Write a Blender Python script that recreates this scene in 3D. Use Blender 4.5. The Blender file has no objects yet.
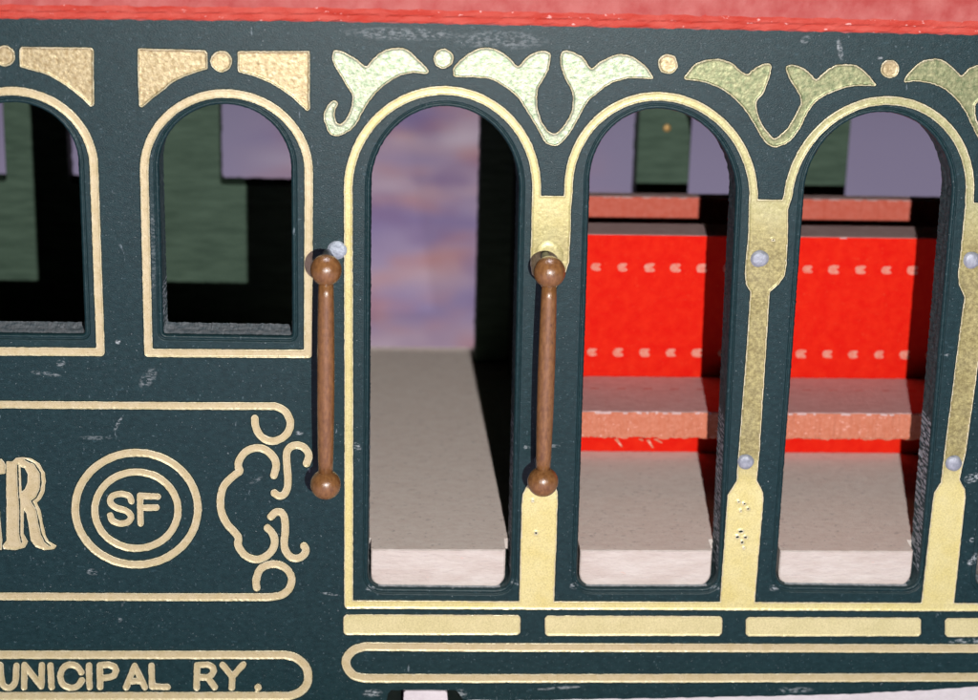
import bpy, bmesh, math, random
import numpy as np
from mathutils import Matrix, Vector
from mathutils.geometry import tessellate_polygon

random.seed(7)
rng = np.random.default_rng(11)
C = bpy.context.scene.collection
MM = 0.001

# ------------------------------------------------------------------ camera
FPX, CX, CY = 2090.0, 489.0, 350.0
def nrm(v):
    v = np.array(v, float); return v / np.linalg.norm(v)
ex = nrm((38000, 330, 2090))                 # along the car, in camera axes (right, down, forward)
ey = nrm((-109, -705, 2090)); ey = nrm(ey - ex * (ey @ ex))   # into the car
ez = np.cross(ex, ey)
if ez[1] > 0: ez = -ez
R = np.stack([ex, ey, ez])                   # camera dir -> world dir
DIST = 250.0
fwd = R @ np.array([0, 0, 1.0])
CAM = -fwd * DIST
def P(px, py, y=0.0):
    """point (mm) on the plane Y=y that stands at a position measured on the photograph"""
    d = R @ np.array([(px - CX), (py - CY), FPX])
    t = (y - CAM[1]) / d[1]
    return CAM + d * t
Z_TABLE = P(489, 706)[2] - 4.0
CAM = CAM - np.array([0, 0, Z_TABLE])
D = -CAM[1]
ROOT = np.array([0.0, 38.0, 0.0])

cam = bpy.data.cameras.new('camera'); co = bpy.data.objects.new('camera', cam); C.objects.link(co)
cam.sensor_width = 36; cam.lens = FPX / 978 * 36
cam.clip_start = 0.01; cam.clip_end = 20
cam.dof.use_dof = True; cam.dof.focus_distance = DIST * MM * 1.0; cam.dof.aperture_fstop = 28
xr = R @ np.array([1, 0, 0]); up = R @ np.array([0, -1, 0]); bk = -fwd
M4 = Matrix([[xr[i], up[i], bk[i], CAM[i] * MM] for i in range(3)] + [[0, 0, 0, 1]])
co.matrix_world = M4
bpy.context.scene.camera = co

# ------------------------------------------------------------------ light
w = bpy.data.worlds.new('World'); bpy.context.scene.world = w; w.use_nodes = True
w.node_tree.nodes['Background'].inputs[0].default_value = (0.75, 0.8, 1.0, 1)
w.node_tree.nodes['Background'].inputs[1].default_value = 0.002
def lamp(name, kind, pos, energy, color, target=None, **kw):
    l = bpy.data.lights.new(name, kind); l.energy = energy; l.color = color
    for k, v in kw.items(): setattr(l, k, v)
    o = bpy.data.objects.new(name, l); C.objects.link(o); o.location = [p * MM for p in pos]
    if target is not None:
        o.rotation_euler = (Vector(target) - Vector(pos)).to_track_quat('-Z', 'Y').to_euler()
    return o
# phone flash, beside and a little below the lens
lamp('camera_flash', 'POINT', (CAM[0] + 22.5, CAM[1], CAM[2] - 23.5), 3.0, (1.0, 0.985, 0.96), shadow_soft_size=0.0006)
# added fill lamp, unseen, brightens the cloth behind as room light would
lamp('cloth_fill_lamp', 'AREA', (0, 112, 690), 3.3, (0.96, 0.93, 1.0), target=(0, 240, 0), shape='DISK', size=0.07)
bpy.context.scene.cycles.diffuse_bounces = 1
vs = bpy.context.scene.view_settings
vs.view_transform = 'Standard'; vs.look = 'None'; vs.exposure = 0; vs.gamma = 1

# ------------------------------------------------------------------ materials
def mat(name, base, rough=0.5, metal=0.0, spec=0.5, var=None, vscale=0.3, vdet=6, bump=0.0, bscale=1.0, stretch=(1, 1, 1), speck=None, coat=0.0, extra=None):
    """base colour, a noise variation towards `var`, bump in mm-scaled object space, optional pale specks"""
    m = bpy.data.materials.new(name); m.use_nodes = True
    nt = m.node_tree; N = nt.nodes; L = nt.links
    b = N['Principled BSDF']
    b.inputs['Roughness'].default_value = rough; b.inputs['Metallic'].default_value = metal
    b.inputs['Specular IOR Level'].default_value = spec
    b.inputs['Coat Weight'].default_value = coat; b.inputs['Coat Roughness'].default_value = 0.25
    tc = N.new('ShaderNodeTexCoord'); mp = N.new('ShaderNodeMapping')
    mp.inputs['Scale'].default_value = [1000 * s for s in stretch]
    L.new(tc.outputs['Object'], mp.inputs['Vector'])
    def noise(scale, det=6, rgh=0.6, off=None):
        n = N.new('ShaderNodeTexNoise'); n.inputs['Scale'].default_value = scale
        n.inputs['Detail'].default_value = det; n.inputs['Roughness'].default_value = rgh
        if off:
            mm_ = N.new('ShaderNodeMapping'); mm_.inputs['Scale'].default_value = [1000 * s for s in off[1]]; mm_.inputs['Location'].default_value = off[0]
            L.new(tc.outputs['Object'], mm_.inputs['Vector']); L.new(mm_.outputs[0], n.inputs['Vector'])
        else:
            L.new(mp.outputs[0], n.inputs['Vector'])
        return n.outputs['Fac']
    def ramp(fac, stops):
        r = N.new('ShaderNodeValToRGB'); L.new(fac, r.inputs[0])
        while len(r.color_ramp.elements) < len(stops): r.color_ramp.elements.new(0.5)
        for e, (p, c) in zip(r.color_ramp.elements, stops):
            e.position = p; e.color = (*c, 1) if len(c) == 3 else c
        return r.outputs[0]
    def mix(fac, a, c, mode='MIX'):
        x = N.new('ShaderNodeMix'); x.data_type = 'RGBA'; x.blend_type = mode
        if isinstance(fac, float): x.inputs[0].default_value = fac
        else: L.new(fac, x.inputs[0])
        for sk, v in ((x.inputs[6], a), (x.inputs[7], c)):
            if isinstance(v, tuple): sk.default_value = (*v, 1)
            else: L.new(v, sk)
        return x.outputs[2]
    col = base
    if var:
        col = ramp(noise(vscale, vdet), [(0.34, base), (0.66, var)])
    if speck:
        for (sc, th, c, off, st) in speck:
            f = ramp(noise(sc, 3, 0.6, (off, st)), [(th, (0, 0, 0)), (min(1, th + 0.05), (1, 1, 1))])
            col = mix(f, col, c)
    if extra: col = extra(N, L, tc, noise, ramp, mix, col)
    if isinstance(col, tuple): b.inputs['Base Color'].default_value = (*col, 1)
    else: L.new(col, b.inputs['Base Color'])
    if bump:
        bp = N.new('ShaderNodeBump'); bp.inputs['Strength'].default_value = 1.0; bp.inputs['Distance'].default_value = bump * MM
        L.new(noise(bscale, 8, 0.65), bp.inputs['Height']); L.new(bp.outputs[0], b.inputs['Normal'])
    return m

def scratches(N, L, tc, noise, ramp, mix, col):
    """rubbed and scratched patches where the paint of the side has worn"""
    sp = N.new('ShaderNodeSeparateXYZ'); L.new(tc.outputs['Object'], sp.inputs[0])
    brk = ramp(noise(1.6, 5, 0.7, ((3, 1, 7), (1.0, 1.0, 2.2))), [(0.47, (0, 0, 0)), (0.60, (1, 1, 1))])
    tot = None
    def math_(op, a, b_=None):
        n = N.new('ShaderNodeMath'); n.operation = op
        for i, v in enumerate((a, b_)):
            if v is None: continue
            if isinstance(v, (int, float)): n.inputs[i].default_value = v
            else: L.new(v, n.inputs[i])
        return n.outputs[0]
    for (px, py, rx, rz, ang, k) in [(46, 374, 16, 3, -8, .5), (61, 364, 5, 5, 30, .5), (118, 342, 3, 3, 0, .9), (148, 378, 14, 7, 55, .35), (95, 438, 18, 2.5, 0, .35),
                                     (118, 424, 10, 2, 60, .5), (92, 572, 6, 4, 0, .6), (330, 594, 9, 1.6, -8, .8), (125, 598, 12, 2, 70, .25), (299, 433, 5, 2.5, 0, .8),
                                     (256, 480, 9, 3, 35, .3), (840, 50, 3, 12, 15, .6), (805, 40, 6, 4, 40, .4), (880, 58, 3, 2, 0, .7), (560, 688, 30, 2, 4, .5),
                                     (795, 690, 22, 4, 0, .45), (938, 691, 14, 3, 4, 1), (785, 648, 4, 3, 0, .7), (947, 355, 4, 1.2, 5, 1), (356, 446, 7, 4, -30, .7), (528, 448, 6, 2.5, -20, .7),
                                     (555, 446, 6, 2, 0, .6), (965, 642, 20, 5, 5, .8), (372, 693, 12, 5, 0, .8), (460, 694, 8, 6, 0, .7), (150, 245, 8, 60, 0, .2), (500, 40, 50, 10, 0, .25), (400, 34, 60, 7, 0, .3), (120, 620, 3, 3, 0, .5), (972, 478, 9, 6, 20, 1), (973, 560, 5, 9, -30, 1), (972, 540, 3, 3, 0, 1), (515, 583, 5, 4, 0, .8), (574, 586, 5, 4, 0, .8), (715, 588, 6, 3, 0, .8), (370, 588, 6, 3, 0, .9), (774, 588, 6, 4, 0, .8), (688, 602, 3, 2, 0, .4)]:
        q = P_(px, py)
        ca, sa = math.cos(math.radians(ang)), math.sin(math.radians(ang))
        dx = math_('SUBTRACT', sp.outputs[0], float(q[0] * MM)); dz = math_('SUBTRACT', sp.outputs[2], float(q[2] * MM))
        u = math_('ADD', math_('MULTIPLY', dx, ca), math_('MULTIPLY', dz, sa)); v = math_('ADD', math_('MULTIPLY', dx, -sa), math_('MULTIPLY', dz, ca))
        s = 8.4
        u = math_('MULTIPLY', u, s / rx / MM); v = math_('MULTIPLY', v, s / rz / MM)
        r2 = math_('ADD', math_('MULTIPLY', u, u), math_('MULTIPLY', v, v))
        f = math_('MAXIMUM', math_('MULTIPLY', math_('SUBTRACT', 1.0, r2), k * 1.6), 0.0)
        f = math_('MINIMUM', f, k)
        tot = f if tot is None else math_('MAXIMUM', tot, f)
    tot = math_('MULTIPLY', tot, brk)
    return mix(tot, col, (0.42, 0.46, 0.48))
def P_(px, py, y=0.0): return P(px, py, y) - ROOT

TEAL = (0.0038, 0.0215, 0.0250); TEAL2 = (0.0095, 0.0350, 0.0400)
M_panel = mat('painted_board_teal', TEAL, 0.37, spec=0.26, var=TEAL2, vscale=1.6, vdet=9, bump=0.042, bscale=5.5, stretch=(0.8, 1, 1.3),
              speck=[(2.8, 0.665, (0.07, 0.11, 0.125), (1, 2, 3), (1, 1, 1)), (4.6, 0.70, (0.3, 0.34, 0.35), (9, 2, 1), (0.8, 1, 1.3)), (1.3, 0.66, (0.022, 0.055, 0.066), (4, 4, 4), (0.7, 1, 1.5)), (0.9, 0.715, (0.13, 0.17, 0.19), (14, 4, 4), (1.6, 1, 0.5))], extra=scratches)
M_edge = mat('cut_board_edge', (0.022, 0.050, 0.056), 0.8, spec=0.2, var=(0.085, 0.125, 0.135), vscale=1.2, vdet=8, bump=0.05, bscale=2.2,
             speck=[(2.4, 0.70, (0.36, 0.38, 0.38), (2, 2, 3), (1, 1, 1))])
M_sill = mat('worn_sill_edge', (0.20, 0.26, 0.30), 0.8, spec=0.2, var=(0.50, 0.53, 0.57), vscale=1.0, vdet=8, bump=0.08, bscale=2.2)
M_rim = mat('pressed_rim_teal', (0.007, 0.024, 0.028), 0.45, spec=0.35, var=(0.014, 0.036, 0.042), vscale=0.8, bump=0.08, bscale=2.2,
            speck=[(3.2, 0.69, (0.3, 0.34, 0.35), (2, 5, 3), (1, 1, 1))])
M_far = mat('painted_board_green', (0.046, 0.080, 0.055), 0.65, spec=0.2, var=(0.078, 0.125, 0.088), vscale=0.5, vdet=7, bump=0.12, bscale=1.2, stretch=(0.4, 1, 2.2),
            speck=[(1.3, 0.70, (0.10, 0.14, 0.11), (5, 2, 3), (0.4, 1, 2))])
M_outline_shade = mat('gold_outline_shade', (0.007, 0.016, 0.016), 0.6, spec=0.15)  # groove shade round the gold, put into the colour as a dark outline
M_edge_glint = mat('foil_edge_glint_tint', (0.80, 0.74, 0.52), 0.35, metal=0.2, spec=0.6, var=(0.62, 0.54, 0.30), vscale=1.2)  # lighter rim colour, a painted glint along the foil edges
def gold_extra(patina):
    def f_(N, L, tc, noise, ramp, mix, col):
        c = col
        if patina:   # tarnished stretch of the posts, between arches and sockets
            sp = N.new('ShaderNodeSeparateXYZ'); L.new(tc.outputs['Object'], sp.inputs[0])
            z0, z1 = P_(755, 475)[2] * MM, P_(755, 215)[2] * MM
            a_ = N.new('ShaderNodeMapRange'); a_.inputs[1].default_value = z0 - .0015; a_.inputs[2].default_value = z0 + .003; L.new(sp.outputs[2], a_.inputs[0])
            b_ = N.new('ShaderNodeMapRange'); b_.inputs[1].default_value = z1 + .004; b_.inputs[2].default_value = z1 - .004; b_.inputs[4].default_value = 0.75; L.new(sp.outputs[2], b_.inputs[0])
            x_ = N.new('ShaderNodeMapRange'); x_.inputs[1].default_value = P_(400, 300)[0] * MM; x_.inputs[2].default_value = P_(640, 300)[0] * MM; x_.inputs[3].default_value = 0.25; L.new(sp.outputs[0], x_.inputs[0])
            m_ = N.new('ShaderNodeMath'); m_.operation = 'MULTIPLY'; L.new(a_.outputs[0], m_.inputs[0]); L.new(b_.outputs[0], m_.inputs[1])
            m2 = N.new('ShaderNodeMath'); m2.operation = 'MULTIPLY'; L.new(m_.outputs[0], m2.inputs[0]); L.new(x_.outputs[0], m2.inputs[1])
            n_ = ramp(noise(2.2, 6, 0.7, ((4, 0, 1), (1, 1, 1))), [(0.40, (0.11, 0.085, 0.028)), (0.66, (0.48, 0.43, 0.19))])
            st_ = ramp(noise(3.0, 4, 0.7, ((2, 0, 5), (0.35, 1, 2.6))), [(0.38, (0.55, 0.52, 0.42)), (0.60, (1.12, 1.12, 1.1))])
            n_ = mix(0.7, n_, st_, 'MULTIPLY')
            c = mix(m2.outputs[0], c, n_)
            u_ = N.new('ShaderNodeMapRange'); u_.inputs[1].default_value = P_(470, 300)[0] * MM; u_.inputs[2].default_value = P_(860, 300)[0] * MM; u_.inputs[3].default_value = 0.15; u_.inputs[4].default_value = 0.75; L.new(sp.outputs[0], u_.inputs[0])
            v_ = N.new('ShaderNodeMapRange'); v_.inputs[1].default_value = z1 - .004; v_.inputs[2].default_value = z1 + .002; L.new(sp.outputs[2], v_.inputs[0])
            w_ = N.new('ShaderNodeMath'); w_.operation = 'MULTIPLY'; L.new(u_.outputs[0], w_.inputs[0]); L.new(v_.outputs[0], w_.inputs[1])
            tn = ramp(noise(1.6, 6, 0.7, ((8, 0, 1), (1, 1, 1))), [(0.36, (0.22, 0.24, 0.11)), (0.66, (0.50, 0.50, 0.30))])
            c = mix(w_.outputs[0], c, tn)
        g = ramp(noise(5.5, 4, 0.75, ((7, 0, 1), (1, 1, 1))), [(0.33, (0.55, 0.52, 0.45)), (0.60, (1.08, 1.08, 1.08))])
        c = mix(0.55, c, g, 'MULTIPLY')
        h = ramp(noise(1.7, 5, 0.7, ((1, 8, 1), (1, 1, 1))), [(0.70, (0, 0, 0)), (0.73, (1, 1, 1))])
        return mix(h, c, (0.13, 0.12, 0.06))
    return f_
M_gold = mat('gold_foil', (0.76, 0.66, 0.26), 0.36, metal=0.2, spec=0.5, var=(0.82, 0.74, 0.36), vscale=0.35, vdet=6, bump=0.02, bscale=5.5, extra=gold_extra(True))
M_bars = mat('gold_foil_matt', (0.70, 0.63, 0.32), 0.36, metal=0.15, spec=0.5, var=(0.78, 0.70, 0.38), vscale=0.35, vdet=6, bump=0.02, bscale=5.5, extra=gold_extra(False))
M_corner = mat('gold_foil_crinkled', (0.31, 0.225, 0.10), 0.38, metal=0.4, spec=0.5, var=(0.58, 0.49, 0.29), vscale=2.0, vdet=7, bump=0.03, bscale=4.5, extra=gold_extra(False))
M_leaf = mat('gold_foil_greenish', (0.20, 0.29, 0.17), 0.38, metal=0.42, spec=0.6, var=(0.48, 0.50, 0.36), vscale=1.5, vdet=8, bump=0.035, bscale=4.0, extra=gold_extra(False))
M_leaf2 = mat('gold_foil_olive', (0.13, 0.17, 0.075), 0.40, metal=0.40, spec=0.5, var=(0.36, 0.36, 0.19), vscale=1.5, vdet=8, bump=0.03, bscale=4.0, extra=gold_extra(False))
M_gold2 = mat('gold_foil_lettering', (0.54, 0.44, 0.24), 0.36, metal=0.12, spec=0.5, var=(0.62, 0.52, 0.32), vscale=0.9, vdet=6, bump=0.02, bscale=5.5,
              speck=[(6.0, 0.60, (0.40, 0.31, 0.16), (2, 5, 3), (1, 1, 1))])
M_roof = mat('roof_red_paint', (0.38, 0.062, 0.056), 0.6, spec=0.15, var=(0.47, 0.135, 0.12),
             speck=[(1.6, 0.72, (0.62, 0.30, 0.27), (5, 2, 3), (0.5, 1, 1)), (1.2, 0.70, (0.55, 0.03, 0.02), (1, 2, 9), (0.4, 1, 1))])
M_roof2 = mat('roof_red_paint_lower_edge', (0.46, 0.040, 0.024), 0.6, spec=0.15, var=(0.54, 0.095, 0.07), vscale=0.8, vdet=8, bump=0.14, bscale=1.6, stretch=(0.35, 1, 1),
             speck=[(1.6, 0.66, (0.80, 0.42, 0.38), (5, 7, 3), (0.5, 1, 1))])
M_floor = mat('floor_board', (0.82, 0.64, 0.55), 0.75, spec=0.15, var=(0.93, 0.78, 0.69), vscale=0.9, vdet=9, bump=0.10, bscale=3.0, stretch=(0.7, 1.4, 1.4),
              speck=[(1.9, 0.63, (0.58, 0.44, 0.38), (1, 2, 3), (0.6, 1.0, 1)), (2.6, 0.665, (0.26, 0.19, 0.16), (8, 2, 3), (0.6, 1, 1))])
for m_ in (M_floor,):
    b_ = m_.node_tree.nodes['Principled BSDF']; b_.inputs['Sheen Weight'].default_value = 0.4; b_.inputs['Sheen Roughness'].default_value = 0.6; b_.inputs['Sheen Tint'].default_value = (1, .93, .9, 1)
M_flooredge = mat('floor_board_cut_edge', (0.60, 0.51, 0.46), 0.8, spec=0.15, var=(0.70, 0.63, 0.58), vscale=0.5, vdet=8, bump=0.30, bscale=1.3, stretch=(0.5, 1, 1.6),
              speck=[(1.3, 0.70, (0.70, 0.52, 0.46), (1, 2, 3), (0.5, 1, 1))])
M_red = mat('red_painted_face', (0.80, 0.009, 0.003), 0.7, spec=0.08, var=(0.86, 0.022, 0.006), vscale=0.8, vdet=6, bump=0.02, bscale=3.0,
            speck=[(3.0, 0.66, (0.86, 0.065, 0.025), (1, 2, 3), (1, 1, 1))])
M_pinktop = mat('pink_board_top', (0.68, 0.43, 0.41), 0.7, spec=0.2, var=(0.78, 0.55, 0.53), vscale=1.0, vdet=8, bump=0.16, bscale=2.2, stretch=(0.6, 1.2, 1),
              speck=[(1.6, 0.70, (0.52, 0.22, 0.2), (1, 2, 3), (0.6, 1.4, 1))])
M_orange = mat('sawn_seat_edge', (0.60, 0.18, 0.10), 0.75, spec=0.15, var=(0.68, 0.25, 0.16), vscale=2.0, vdet=8, bump=0.10, bscale=3.2,
              speck=[(3.0, 0.62, (0.84, 0.42, 0.34), (1, 2, 3), (0.6, 1, 1))])
M_orange2 = mat('salmon_back_edge', (0.62, 0.115, 0.07), 0.7, spec=0.2, var=(0.68, 0.17, 0.12), vscale=1.0, vdet=8, bump=0.12, bscale=2.2)
M_mark = mat('pale_print', (0.80, 0.17, 0.11), 0.7, spec=0.1, var=(0.82, 0.36, 0.28), vscale=2.0)
M_wood = mat('varnished_wood', (0.15, 0.062, 0.021), 0.27, spec=0.6, var=(0.26, 0.118, 0.040), vscale=1.6, vdet=9, bump=0.05, bscale=3, stretch=(1.6, 1.6, 0.7), coat=0.3,
             speck=[(2.2, 0.68, (0.09, 0.04, 0.02), (1, 2, 3), (2, 2, 0.6))])
M_pin = mat('steel_pin', (0.27, 0.29, 0.34), 0.5, metal=0.3, spec=0.4, var=(0.42, 0.44, 0.50), vscale=1.5, bump=0.08, bscale=2.5)
M_brass = mat('brass_pin', (0.42, 0.24, 0.07), 0.45, metal=0.3, var=(0.5, 0.3, 0.1), vscale=1)
M_under = mat('bare_base_board', (0.66, 0.60, 0.63), 0.8, spec=0.2, var=(0.76, 0.70, 0.73), vscale=0.6, vdet=8, bump=0.12, bscale=2.0)
M_dark = mat('inner_board', (0.006, 0.010, 0.009), 0.8, spec=0.05, var=(0.010, 0.014, 0.012), vscale=0.5)  # near black, keeps the shaded gaps and interior dark

# ------------------------------------------------------------------ mesh helpers
def link(name, me, m, parent=None, top=False):
    o = bpy.data.objects.new(name, me); C.objects.link(o)
    for x in (m if isinstance(m, (list, tuple)) else [m]): me.materials.append(x)
    if parent is not None: o.parent = parent
    return o
def mesh_from(name, V, F, m, parent=None, midx=None, smooth=None):
    me = bpy.data.meshes.new(name)
    me.from_pydata([tuple((np.asarray(v) - ROOT) * MM) for v in V], [], F)
    if midx is not None: me.polygons.foreach_set('material_index', midx)
    if smooth is not None: me.polygons.foreach_set('use_smooth', [bool(s) for s in (smooth if isinstance(smooth, (list, tuple)) else [smooth] * len(F))])
    me.validate(); me.update()
    bm = bmesh.new(); bm.from_mesh(me); bmesh.ops.recalc_face_normals(bm, faces=bm.faces); bm.to_mesh(me); bm.free()
    return link(name, me, m, parent)

def box_mesh(name, x0, x1, y0, y1, z0, z1, m, parent, bev=0.25, seg=2, fm=None, wob=0.0, cuts=0):
    """bevelled board; fm(normal)->material slot; wob roughens the sawn edges"""
    bm = bmesh.new()
    n = max(1, cuts)
    xs = np.linspace(x0, x1, n + 1)
    prof = []
    # profile in YZ with rounded corners
    for (cy, cz, a0) in ((y1 - bev, z1 - bev, 0), (y0 + bev, z1 - bev, 90), (y0 + bev, z0 + bev, 180), (y1 - bev, z0 + bev, 270)):
        for k in range(seg + 1):
            a = math.radians(a0 + 90 * k / seg); prof.append((cy + bev * math.cos(a), cz + bev * math.sin(a)))
    np_ = len(prof); rings = []
    ph = [random.uniform(0, 6.28) for _ in prof]
    for i, x in enumerate(xs):
        ring = []
        for j, (y, z) in enumerate(prof):
            ww = wob * (0.5 * math.sin(x * 0.9 + ph[j]) + 0.5 * math.sin(x * 2.3 + ph[j] * 2) + random.uniform(-.8, .8)) if wob else 0
            cyc, czc = (y0 + y1) / 2, (z0 + z1) / 2
            y2 = y + (ww * 0.7 if y > cyc else -ww * 0.7); z2 = z + (ww * 0.06 if z > czc else -ww)
            ring.append(bm.verts.new([c * MM for c in (x - ROOT[0], y2 - ROOT[1], z2 - ROOT[2])]))
        rings.append(ring)
    for a, b in zip(rings, rings[1:]):
        for j in range(np_):
            bm.faces.new((a[j], a[(j + 1) % np_], b[(j + 1) % np_], b[j]))
    bm.faces.new(rings[0]); bm.faces.new(list(reversed(rings[-1])))
    bmesh.ops.recalc_face_normals(bm, faces=bm.faces)
    if fm:
        for f in bm.faces: f.material_index = fm(f.normal)
    for f in bm.faces: f.smooth = False
    me = bpy.data.meshes.new(name); bm.to_mesh(me); bm.free()
    return link(name, me, m, parent)

def value_noise(X, Y, scale, seed):
    r = np.random.default_rng(seed); T = r.standard_normal((256, 256))
    x = X / scale; y = Y / scale; xi = np.floor(x).astype(int); yi = np.floor(y).astype(int); fx = x - xi; fy = y - yi
    fx = fx * fx * (3 - 2 * fx); fy = fy * fy * (3 - 2 * fy)
    g = lambda a, b: T[a % 256, b % 256]
    return (g(xi, yi) * (1 - fx) + g(xi + 1, yi) * fx) * (1 - fy) + (g(xi, yi + 1) * (1 - fx) + g(xi + 1, yi + 1) * fx) * fy

def smooth_line(pts, closed=False, n=5):
    """Catmull-Rom through the points"""
    p = [np.array(q, float) for q in pts]; out = []
    N = len(p); rngi = range(N) if closed else range(N - 1)
    for i in rngi:
        if closed: a, b, c, d = p[(i - 1) % N], p[i], p[(i + 1) % N], p[(i + 2) % N]
        else: a, b, c, d = p[max(i - 1, 0)], p[i], p[i + 1], p[min(i + 2, N - 1)]
        for k in range(n):
            t = k / n
            out.append(0.5 * ((2 * b) + (-a + c) * t + (2 * a - 5 * b + 4 * c - d) * t * t + (-a + 3 * b - 3 * c + d) * t ** 3))
    if not closed: out.append(p[-1])
    return out

def seg_dist(X, Y, pts, closed):
    d = np.full(X.shape, 1e9); N = len(pts)
    for i in range(N if closed else N - 1):
        (x0, y0), (x1, y1) = pts[i], pts[(i + 1) % N]
        dx, dy = x1 - x0, y1 - y0; L2 = dx * dx + dy * dy + 1e-12
        t = np.clip(((X - x0) * dx + (Y - y0) * dy) / L2, 0, 1)
        d = np.minimum(d, np.hypot(X - x0 - t * dx, Y - y0 - t * dy))
    return d
def inside(X, Y, pts):
    r = np.zeros(X.shape, bool); N = len(pts)
    for i in range(N):
        (x0, y0), (x1, y1) = pts[i], pts[(i + 1) % N]
        if y0 == y1: continue
        c = ((y0 > Y) != (y1 > Y)) & (X < (x1 - x0) * (Y - y0) / (y1 - y0) + x0)
        r ^= c
    return r
# primitives: ('stroke', pts, width[, closed]) ('poly', pts) ('cut', pts) ('groove', pts, width)
def relief(name, prims, m, parent, cell=0.95, H=0.14, bev=1.3, jit=0.24, seed=1, base=0.0, margin=1.0):
    allp = [q for p in prims if p[0] in ('stroke', 'poly', 'disc') for q in (p[1] if p[0] != 'disc' else [(p[1] - p[3], p[2] - p[4]), (p[1] + p[3], p[2] + p[4])])]
    x0 = min(q[0] for q in allp) - 8; x1 = max(q[0] for q in allp) + 8; y0 = min(q[1] for q in allp) - 8; y1 = max(q[1] for q in allp) + 8
    gx = np.arange(x0, x1, cell); gy = np.arange(y0, y1, cell)
    X, Y = np.meshgrid(gx, gy, indexing='ij')
    S = np.full(X.shape, -50.0)
    for p in prims:
        if p[0] == 'disc':
            _, cx, cy, rx, ry = p
            d = (1 - np.hypot((X - cx) / rx, (Y - cy) / ry)) * min(rx, ry); S = np.maximum(S, d); continue
        pts = p[1]; mg = 6 + (p[2] if len(p) > 2 else 0)
        a0 = max(0, int((min(q[0] for q in pts) - mg - x0) / cell)); a1 = int((max(q[0] for q in pts) + mg - x0) / cell) + 1
        b0 = max(0, int((min(q[1] for q in pts) - mg - y0) / cell)); b1 = int((max(q[1] for q in pts) + mg - y0) / cell) + 1
        sl = (slice(a0, a1), slice(b0, b1)); x, y = X[sl], Y[sl]
        if x.size == 0: continue
        if p[0] == 'stroke':
            d = p[2] / 2 - seg_dist(x, y, pts, len(p) > 3 and p[3]); S[sl] = np.maximum(S[sl], d)
        elif p[0] == 'poly':
            d = seg_dist(x, y, pts, True); d = np.where(inside(x, y, pts), d, -d); S[sl] = np.maximum(S[sl], d)
        elif p[0] == 'cut':
            d = seg_dist(x, y, pts, True); d = np.where(inside(x, y, pts), -d, d); S[sl] = np.minimum(S[sl], d)
        elif p[0] == 'groove':
            d = seg_dist(x, y, pts, False) - p[2] / 2; S[sl] = np.minimum(S[sl], d)
    S = S + jit * (0.55 * value_noise(X, Y, 2.1, seed) + 0.45 * value_noise(X, Y, 5.5, seed + 1)) * 0.9
    S[np.abs(S) < 1e-3] = 1e-3
    t = np.clip(S / bev, 0, 1); Hh = 0.03 + H * (1 - t * t * (3 - 2 * t)) + 0.006 * value_noise(X, Y, 2.4, seed + 2)
    V, F, MI = [], [], []; key = {}
    def vert(k, px, py, h):
        if k not in key:
            key[k] = len(V); V.append(P(px, py, base - h))
        return key[k]
    def march(S, Hh, edge, slot):
        key.clear(); pos = S > 0
        any_ = pos[:-1, :-1] | pos[1:, :-1] | pos[1:, 1:] | pos[:-1, 1:]
        if slot: any_ &= ~((inner[:-1, :-1] & inner[1:, :-1]) & (inner[1:, 1:] & inner[:-1, 1:]))
        for i, j in np.argwhere(any_):
            cs = [(i, j), (i + 1, j), (i + 1, j + 1), (i, j + 1)]; poly = []
            for k in range(4):
                a, b = cs[k], cs[(k + 1) % 4]; sa, sb = S[a], S[b]
                if sa > 0: poly.append(vert(a, X[a], Y[a], Hh[a]))
                if (sa > 0) != (sb > 0):
                    u = sa / (sa - sb); kk = (min(a, b), max(a, b))
                    ex_, ey_ = X[a] + (X[b] - X[a]) * u, Y[a] + (Y[b] - Y[a]) * u
                    poly.append(vert(kk, ex_, ey_, edge))
                    rimv.append((key[kk], ex_, ey_)) if not slot else None
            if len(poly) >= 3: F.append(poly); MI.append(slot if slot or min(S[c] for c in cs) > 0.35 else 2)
    rimv = []; inner = S > 1.0
    march(S, Hh, 0.03 + H, 0)
    # outer wall of the rim, dropping steeply into the board
    edges = {}
    for f in F:
        for a, b in zip(f, f[1:] + f[:1]): edges[(min(a, b), max(a, b))] = edges.get((min(a, b), max(a, b)), 0) + 1
    rim = {v: (x_, y_) for v, x_, y_ in rimv}; low = {}
    for (a, b), c in list(edges.items()):
        if c == 1 and a in rim and b in rim:
            for v in (a, b):
                if v not in low: low[v] = len(V); V.append(P(rim[v][0], rim[v][1], base + 0.03))
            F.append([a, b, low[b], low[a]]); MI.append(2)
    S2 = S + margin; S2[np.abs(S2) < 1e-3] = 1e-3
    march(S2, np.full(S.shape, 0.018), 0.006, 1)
    mm_ = [m, M_outline_shade, M_edge_glint]
    return mesh_from(name, V, F, mm_, parent, midx=MI, smooth=True)

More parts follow.
